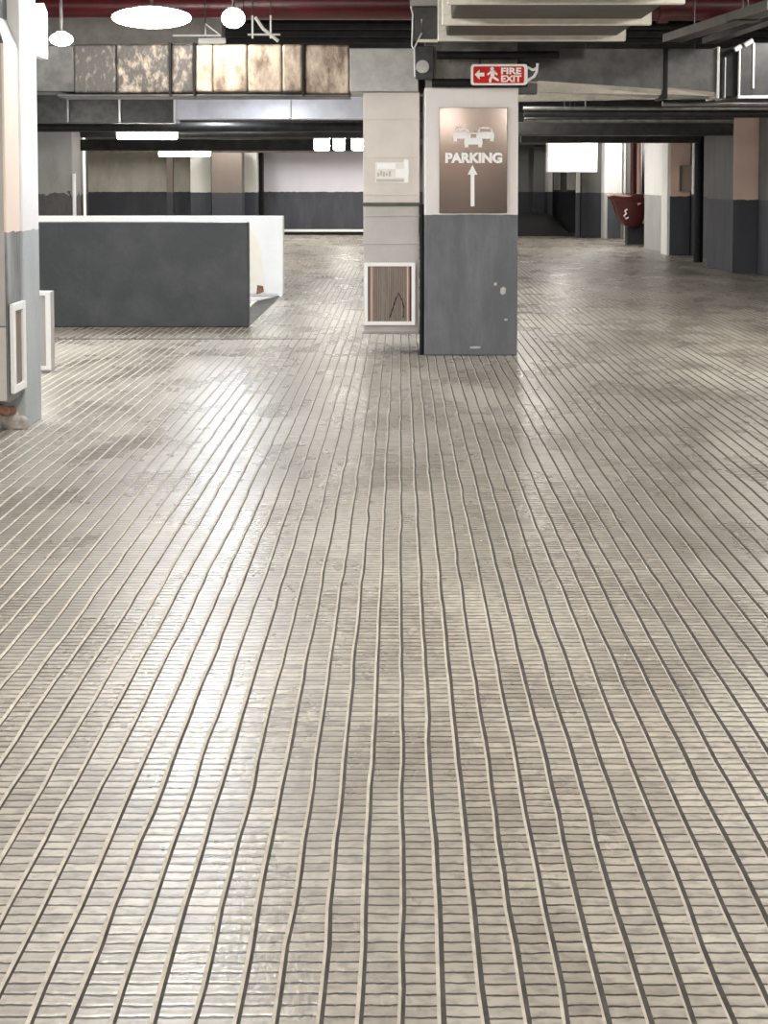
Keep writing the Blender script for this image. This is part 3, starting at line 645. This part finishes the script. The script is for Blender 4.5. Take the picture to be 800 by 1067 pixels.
# unseen tube lamps overhead: some read off floor streaks, most added to brighten surfaces
COOL = ((-1.95, 14.0), (-1.45, 8.2), (-2.75, 18.0))
ROUND = {(2.9, 3.5): 105, (-.95, 4.2): 95, (2.6, -3): 70, (1, -5.5): 22, (-3.5, -4): 40, (4.9, 30.9): 80}  # added point fills that brighten upright faces
STRONG = ((-1.95, 14.0), (-4.8, 14.0), (-1.4, 32.6), (-7.2, 27.6))
for k, (x, Y) in enumerate(((-.95, 4.2), (-1.45, 8.2), (2.9, 3.5), (3.4, 6.8), (3.7, 10.4), (4.3, 11.1), (-3.7, 9.6), (-.6, .2), (2.6, -3), (-3.5, -4), (1, -5.5),
                            (1.2, 14.0), (-1.95, 14.0), (-4.8, 14.0), (1.6, 18.0), (-2.75, 18.0), (-5.8, 23.4), (-3.1, 23.4), (1.4, 23.4),
                            (-7.2, 27.6), (-3.5, 27.6), (0, 27.6), (3.6, 27.6), (4.9, 30.9), (-7.5, 32.6), (-4.5, 32.6), (-1.4, 32.6), (1.2, 32.6))):
    z = 2.72 if 12 < Y < 16 and x < 4 else 3.05
    t = thing('tube_lamp', 'unseen white tube lamp put under the dark ceiling for brightness', 'lamp', (x, Y, z), 'unseen overhead tube lamps')
    bbox('housing', 'white_enamel', t, x-.05, x+.05, Y-.65, Y+.65, z+.03, z+.09, bev=.01)
    bm = BM(); cyl(bm, (x, Y-.6, z), (x, Y+.6, z), .03, n=12); obj('tube', bm, 'lamp_unseen', t, smooth=True)
    ar = bpy.data.lights.new('unseen_tube_light', 'AREA'); ar.shape = 'RECTANGLE'; ar.size = .2; ar.size_y = 1.2; ar.color = (1.0, .97, .92)
    if (x, Y) in COOL: ar.color = (.84, .91, 1.0)
    if (x, Y) in ROUND:
        pl = bpy.data.lights.new('fill_light', 'POINT'); pl.shadow_soft_size = .15; pl.energy = ROUND[(x, Y)]; pl.color = (1.0, .97, .92)
        po = bpy.data.objects.new('fill_light', pl); C.objects.link(po); po.parent = t; po.location = (0, 0, -.2)
    ar.energy = LAMP_UNSEEN*(1.7 if (x, Y) in STRONG else .45 if (x, Y) in ROUND else 1.0); lo = bpy.data.objects.new('unseen_tube_light', ar); C.objects.link(lo); lo.parent = t; lo.location = (0, 0, -.034)
    for s2 in (-1, 1): bm = BM(); cyl(bm, (x, Y+.45*s2, z+.08), (x, Y+.45*s2, CEIL), .006, n=6); obj('hanging_rod', bm, 'galv_dark', t)

# ================================================================ LOW WALLS around the ramp
Yw = GY(341)
fz = ZZ(231.5, Yw)
tag(bbox('low_wall', 'parapet', None, -8.9, XX(258.5, Yw, 290), Yw, Yw+.15, 0, fz, bev=.012), 'long dark grey low wall in front of the ramp, left of the drop duct', 'low wall')
Yw2 = GY(307); bz = ZZ(225, Yw2)
lw = thing('low_wall', 'white low wall behind the dark grey one, its end showing at the right', 'low wall', (-3, Yw2, 0))
bbox('wall_body', 'white', lw, -8.9, XX(295, Yw2, 265), Yw2, Yw2+.18, 0, bz, bev=.012)
bm = BM(); prism(bm, [(lambda v: (v.x, v.z))(P(x, y, Yw2)) for x, y in ((240, 306), (277, 306), (274, 288), (272, 262), (269, 250), (266, 238), (240, 236))], Yw2-.003, Yw2+.002); obj('cream_patch', bm, 'cream', lw)
bm = BM(); prism(bm, [(lambda v: (v.x, v.z))(P(x, y, Yw2)) for x, y in ((267, 307), (275, 304), (274, 298), (268, 297))], Yw2-.005, Yw2+.002); obj('broken_corner', bm, 'brick', lw)

# ================================================================ LEFT PILLAR and its duct
Yl = GY(447); Xl = P(27, 440, Yl).x; Ylb = Yl*1.045
lp = thing('concrete_pillar', 'pale pillar at the left edge, white above and grey below', 'pillar', (Xl-.3, Yl, 0))
bbox('painted_shaft', 'pillar_left', lp, Xl-.9, Xl, Yl, Ylb, 0, CEIL-.002, bev=.008)
for k in range(7):
    c = Vector((Xl-.04-.055*k, Yl-.005, .035+.03*((k*37) % 3))); bm = BM()
    bmesh.ops.create_icosphere(bm, subdivisions=2, radius=1, matrix=Matrix.Translation(c) @ Matrix.Diagonal((.06, .022, .055+.02*(k % 2), 1)))
    for v in bm.verts: v.co += Vector((random.uniform(-.004, .004), 0, random.uniform(-.006, .006))); v.co.z = max(v.co.z, 0)
    obj('bare_plaster', bm, 'rubble', lp, smooth=True)
Xd = Xl-.012; Yd0 = 5.93*K
ld = thing('exhaust_drop_duct', 'peach drop duct with a framed side grille, on the left edge pillar', 'duct', (Xd-.2, Yl-.1, .2))
bbox('duct_body', 'duct_left', ld, Xd-.5, Xd, Yd0, Yl-.012, .21, ZZ(50, Yl), bev=.006)
bbox('front_sheet', 'duct_grey', ld, Xd-.5, Xd-.012, Yd0-.006, Yd0, .66, ZZ(52, Yl), bev=.002)
bbox('front_sheet', 'duct_beige', ld, Xd-.5, Xd-.012, Yd0-.006, Yd0, .22, .65, bev=.002)
bm = BM(); zt0 = ZZ(50, Yl); hexa(bm, [(Xd-.5, Yd0, zt0), (Xd, Yd0, zt0), (Xd, Yl-.012, zt0), (Xd-.5, Yl-.012, zt0),
      (Xd-.5, Yd0+.06, zt0+.16), (Xd-.06, Yd0+.06, zt0+.16), (Xd-.06, Yl-.012, zt0+.16), (Xd-.5, Yl-.012, zt0+.16)]); obj('transition', bm, 'galv', ld)
bbox('upper_neck', 'galv_dark', ld, Xd-.5, Xd-.06, Yd0+.06, Yl-.012, zt0+.16, CEIL-.003)
gy0, gy1 = Yd0+.012, Yl-.02
grille(ld, 'y', gy0, gy1, ZZ(407, (gy0+gy1)/2), ZZ(315, (gy0+gy1)/2), Xd+.001, 1, .045, 7)
bm = BM(); tube(bm, [(Xd-.45, Yd0+.08, .17), (Xd-.10, Yd0+.08, .17), (Xd-.06, Yd0+.1, .14), (Xd-.06, Yl-.035, .12)], .03, 10)
tag(obj('stub_pipe', bm, 'brick', smooth=True), 'brown pipe stub under the peach duct at the left edge', 'pipe')
# white panel hung high behind the pillar, pale panel standing low behind it
x0 = Xl-.02
bm = BM(); y0_, y1_ = Ylb+.01, Ylb+.33
pts = [(y0_, ZZ(57, y0_)), (y1_, ZZ(62, y1_)), (y1_, ZZ(13, y1_)), (y1_-.08, ZZ(5, y1_)), (y0_+.05, ZZ(3, y0_)), (y0_, ZZ(6, y0_))]
A = [bm.verts.new((x0, y, z)) for y, z in pts]; B = [bm.verts.new((x0-.06, y, z)) for y, z in pts]
bm.faces.new(A); bm.faces.new(B[::-1])
for i in range(len(pts)): bm.faces.new((A[i], A[(i+1) % len(pts)], B[(i+1) % len(pts)], B[i]))
wp = tag(obj('blank_sign', bm, 'white_enamel'), 'white blank panel mounted high on the right side of the left pillar', 'panel')
bm = BM(); box(bm, x0-.10, x0-.055, Ylb+.002, Ylb+.30, ZZ(30, Ylb)-.02, ZZ(30, Ylb)+.02); obj('bracket', bm, 'galv', wp)
yq = GY(388)
x0, x1 = XX(30, yq, 345), XX(52.5, yq, 345)
lb = thing('low_cabinet', 'low pale metal panel box standing behind the foot of the left pillar', 'box', ((x0+x1)/2, yq, 0))
bbox('body', 'duct_grey', lb, x0, x1, yq, yq+.12, 0, ZZ(304, yq), bev=.006)
bm = BM(); zt_ = ZZ(304, yq)
box(bm, x1-.035, x1+.004, yq-.014, yq, .02, zt_, .003); box(bm, x0, x1-.035, yq-.014, yq, zt_-.03, zt_, .003); box(bm, x0, x1-.035, yq-.014, yq, .02, .05, .003)
obj('white_edge', bm, 'white_enamel', lb)

# ================================================================ FAR LEFT: columns before the far wall
def column(name, m, px0, px1, Y, depth, label, ztop=None):
    ztop = ztop or (2.495 if Y > 27*K else CEIL-.002)
    return tag(bbox(name, m, None, XX(px0, Y), XX(px1, Y), Y, Y+depth, 0, ztop, bev=.01), label, 'pillar')
column('concrete_pillar', 'stained', 36, 75, 15.8*K, .5, 'stained grey concrete pillar behind the low walls, beside the left pillar')
column('concrete_pillar', 'far_dark', 76, 86, 24*K, .5, 'dark narrow filler for the gap right of the stained grey pillar')  # dark upright put in for the darkness of an open gap
column('corner_post', 'white_enamel', 86, 88.5, 23.8*K, .06, 'thin white post in front of the far left wall')
column('concrete_pillar', 'far_pale', 198, 219.5, 28*K, .5, 'pale pillar before the far wall, left of the brown one')
column('concrete_pillar', 'far_brown', 220, 252, 27.4*K, .5, 'brown pillar before the far wall, left of the lilac-white wall')
column('concrete_pillar', 'far_pale', 252.5, 267.5, 28.2*K, .4, 'narrow pale pillar between the brown pillar and the black gap')
column('corner_post', 'black', 267.5, 273.5, 28.6*K, .3, 'black filler for the dark gap beside the lilac-white far wall')  # black strip standing in for the shade inside a gap
column('dark_stripe_post', 'far_brown', 173, 180, 28.4*K, .12, 'narrow brown post against the far left wall')  # narrow dark brown stripe set against the wall
bm = BM(); Y = 15.8*K; box(bm, XX(75, Y)+.001, XX(77.5, Y), Y-.02, Y+.06, .0, ZZ(181, Y), .004); tag(obj('trunking', bm, 'white_enamel'), 'white vertical trunking on the stained grey pillar', 'trunking')
# kerbs at the far end
for px0, px1, py, lab in ((276, 420, 244, 'pale kerb along the foot of the lilac-white far wall'), (535, 555, 243, 'pale kerb at the far end, right of the sign pillar')):
    Y = GY(py)-.5; k = thing('kerb', lab, 'kerb', (XX((px0+px1)/2, Y), Y, 0))
    bbox('kerb_body', 'black', k, XX(px0, Y), XX(px1, Y), Y, Y+.3, 0, .085, bev=.01)
    bbox('painted_top', 'white', k, XX(px0, Y)-.005, XX(px1, Y)+.005, Y-.01, Y+.3, .085, .15, bev=.01)

# ================================================================ FAR RIGHT
Y = 16.6*K; zsp = .5
def inner(name, m, X0, X1, Ya, Yb_, label):              # pillar standing against the right wall
    return tag(bbox(name, m, None, X0, X1, Ya, Yb_, 0, CEIL-.002, bev=.01), label, 'pillar')
# near pillar: peach front, dark inner side
Ya = 16.7*K; XA0, XA1 = XX(764, Ya, 200), XX(790, Ya, 200)
pa = thing('concrete_pillar', 'pillar with a peach front nearest on the right wall', 'pillar', ((XA0+XA1)/2, Ya, 0))
bbox('side_shaft', 'right', pa, XA0, RX+.08, Ya+.02, Ya+1.75, 0, CEIL-.002, bev=.01)
bbox('peach_front', 'right_peach', pa, XA0, XA1, Ya, Ya+.02, 0, CEIL-.003)
# next pillar with a panel
Yq = GY(266); x0, x1 = XX(698, Yq, 200), XX(722, Yq, 200)
pb = thing('concrete_pillar', 'pillar with a brown cabinet on it, second along the right wall', 'pillar', ((x0+x1)/2, Yq, 0))
bbox('shaft', 'right_peach', pb, x0, RX+.08, Yq, Yq+.6, 0, CEIL-.002, bev=.01)
bbox('white_edge', 'white', pb, x0-.05, x0, Yq+.02, Yq+.6, 0, CEIL-.003)
cb = thing('wall_cabinet', 'small brown cabinet hung on the second pillar of the right wall', 'cabinet', (XX(713, Yq), Yq, ZZ(200, Yq)))
bbox('body', mat('tan_cabinet', (.42, .32, .26), .5), cb, XX(706.5, Yq), XX(720.5, Yq), Yq-.12, Yq-.001, ZZ(199.5, Yq), ZZ(172, Yq), bev=.008)
bbox('door_edge', 'far_brown', cb, XX(706.5, Yq), XX(709, Yq), Yq-.135, Yq-.12, ZZ(199.5, Yq), ZZ(173, Yq), bev=.004)
# black and pale pipes between them
bm = BM(); Yz = GY(273); x = XX(728, Yz, 200); cyl(bm, (x, Yz, 0), (x, Yz, CEIL), .085, n=18); tag(obj('downpipe', bm, 'black', smooth=True), 'tall black downpipe between the two nearest pillars of the right wall', 'pipe')
bm = BM(); Yz = GY(269); x = XX(722.5, Yz, 200); cyl(bm, (x, Yz, 1.25), (x, Yz, CEIL), .035, n=14); tag(obj('downpipe', bm, 'white_enamel', smooth=True), 'slim pale pipe beside the black downpipe on the right wall', 'pipe')
# white wall length with grey dado, farther on
Yc0, Yc1 = Yq+.65, GY(257.5); xc = XX(671.5, Yc1, 200)
wc = struct(bbox('wall_right.002', 'right_white', None, xc, RX+.09, Yc0, Yc1, 0, CEIL-.002))
bm = BM(); box(bm, xc-.03, xc, Yc0+.35, Yc0+.5, .25, .95, .004); tag(obj('trunking', bm, 'white_enamel'), 'short pale trunking on the grey dado beyond the second right pillar', 'trunking')
# white column near the red standpipe
Yv = GY(249); x0, x1 = XX(629.5, Yv, 200), XX(657, Yv, 200)
pd_ = thing('concrete_pillar', 'white pillar with grey dado behind the red standpipe', 'pillar', ((x0+x1)/2, Yv, 0))
bbox('shaft', 'right_white', pd_, x0, XX(648, Yv, 200), Yv, Yv+.5, 0, CEIL-.002, bev=.01)
bbox('shaft_return', 'right_white', pd_, XX(648, Yv, 200), RX+.09, Yv+.12, Yv+.5, 0, CEIL-.002, bev=.01)
bbox('grey_foot', 'parapet', pd_, XX(632.5, Yv, 230), XX(646.5, Yv, 230), Yv-.02, Yv, .02, ZZ(203, Yv), bev=.004)
# red standpipe with hose hopper
Yg = GY(254.5)
def g_(px, py, dy=0): return P(px, py, Yg+dy)
hy = thing('fire_standpipe', 'dark red fire standpipe with a bowl-shaped hose holder by the right wall', 'fire standpipe', (g_(662, 254).x, Yg, 0))
bm = BM(); pts = [g_(659.5, 120), g_(659.5, 200), g_(659.5, 206)]; pts[0].z = CEIL-.01; tube(bm, pts, .075, 16); obj('riser_pipe', bm, 'redbright', hy, smooth=True)
bm = BM(); pts = [g_(669.8, 120), g_(669.8, 200), g_(668, 207), g_(664, 212)]; pts[0].z = CEIL-.01; tube(bm, pts, .035, 12); obj('branch_pipe', bm, 'redbright', hy, smooth=True)
bm = BM(); pts = [g_(665, 120, .02), g_(665, 201, .02)]; pts[0].z = CEIL-.01; tube(bm, pts, .06, 12); obj('faded_pipe', bm, 'pink', hy, smooth=True)
bm = BM(); n = 24                                            # bowl: flat rim, deep rounded belly
prof = [(632, 203), (634, 206), (637, 209), (639.5, 216), (641.5, 223), (645, 230), (650, 235), (657, 238), (665, 236), (669, 228), (671, 215), (670, 206), (668, 202)]
def ring(dy, s2):
    c = g_(654, 216); return [Vector((c.x+(g_(x, y).x-c.x)*s2, Yg+dy, c.z+(g_(x, y).z-c.z)*s2)) for x, y in prof]
loft(bm, [ring(-.30, .80), ring(-.27, .93), ring(-.2, 1), ring(.12, 1), ring(.2, .92)]); obj('hose_bowl', bm, 'redbright', hy, smooth=True)
bm = BM(); tube(bm, [g_(632, 204, -.24), g_(640, 203, -.26), g_(650, 204.5, -.27), g_(658, 205, -.26)], .03, 8); obj('rim', bm, 'pink', hy, smooth=True)
bm = BM(); tube(bm, [g_(671, 205, -.22), g_(669.5, 211, -.26), g_(664, 213, -.28)], .035, 8); obj('pale_elbow', bm, 'pink', hy, smooth=True)
bm = BM(); yq2 = -.32
tube(bm, [g_(653.5, 218, yq2), g_(651, 220, yq2), g_(652.5, 222.5, yq2), g_(650, 225, yq2), g_(652, 228, yq2), g_(654.5, 226.5, yq2)], .022, 8); obj('white_mark', bm, 'sign_white', hy, smooth=True)
bbox('pedestal', 'far_dark', hy, g_(652.5, 245).x, g_(672.5, 245).x, Yg-.1, Yg+.2, 0, g_(660, 233).z, bev=.01)
# white hanging panel and openings beyond
Yn = 26.0*K
hp = thing('hanging_panel', 'large white panel hung from the ceiling beyond the sign pillar, left of the red standpipe', 'panel', (XX(597, Yn), Yn, ZZ(180, Yn)))
bbox('sheet', 'white_enamel', hp, XX(570.5, Yn), XX(622.5, Yn), Yn, Yn+.35, ZZ(179.5, Yn), ZZ(148, Yn), bev=.015)
for px in (580, 612): x = XX(px, Yn); bm = BM(); cyl(bm, (x, Yn+.15, ZZ(149, Yn)), (x, Yn+.15, CEIL), .015, n=8); obj('hanging_rod', bm, 'galv_dark', hp)
Yo = 29.2*K
column('concrete_pillar', 'far_dark', 556, 568, YF-.25, .24, 'dark pillar left of the white hanging panel')
column('concrete_pillar', 'far_pale', 567.5, 576, YF-.13, .12, 'pale slim pillar below the left part of the white hanging panel')
column('corner_post', 'far_pale', 601, 604.8, 27.2*K, .2, 'cream slim post below the right part of the white hanging panel')
column('concrete_pillar', 'far_dark', 606, 628, 27.2*K, .5, 'dark pillar between the white hanging panel and the white right pillar')
for px0, px1, lab in ((577, 584, 'small pale board on the far dark wall, left one under the hanging panel'), (591, 599.5, 'small pale board on the far dark wall, right one under the hanging panel')):
    Y = YF+.1; tag(bbox('wall_board', 'far_pale', None, XX(px0, Y), XX(px1, Y), Y, Y+.09, 1.25, ZZ(180, Y)+.1, bev=.01), lab, 'board')
# dark covered heap behind the kerb
Yt = YF-.65-.9
bm = BM(); nx, nyy = 22, 8; x0, x1 = XX(520, Yt), XX(596, Yt); grid = []
for i in range(nx+1):
    t = i/nx; x = x0+(x1-x0)*t
    hgt = .62*min(1, (t/.06))**.6*min(1, ((1-t)/.30))**.55
    row = []
    for j in range(nyy+1):
        a = math.pi*j/nyy
        row.append(bm.verts.new((x, Yt+.35-.42*math.cos(a), max(0, hgt*math.sin(a)**.6*(1+.05*math.sin(9*t+j))))))
    grid.append(row)
for i in range(nx):
    for j in range(nyy): bm.faces.new((grid[i][j], grid[i+1][j], grid[i+1][j+1], grid[i][j+1]))
tag(obj('covered_heap', bm, 'tarp', smooth=True), 'low black sheet-covered heap in the dark far bay right of the sign pillar', 'heap')
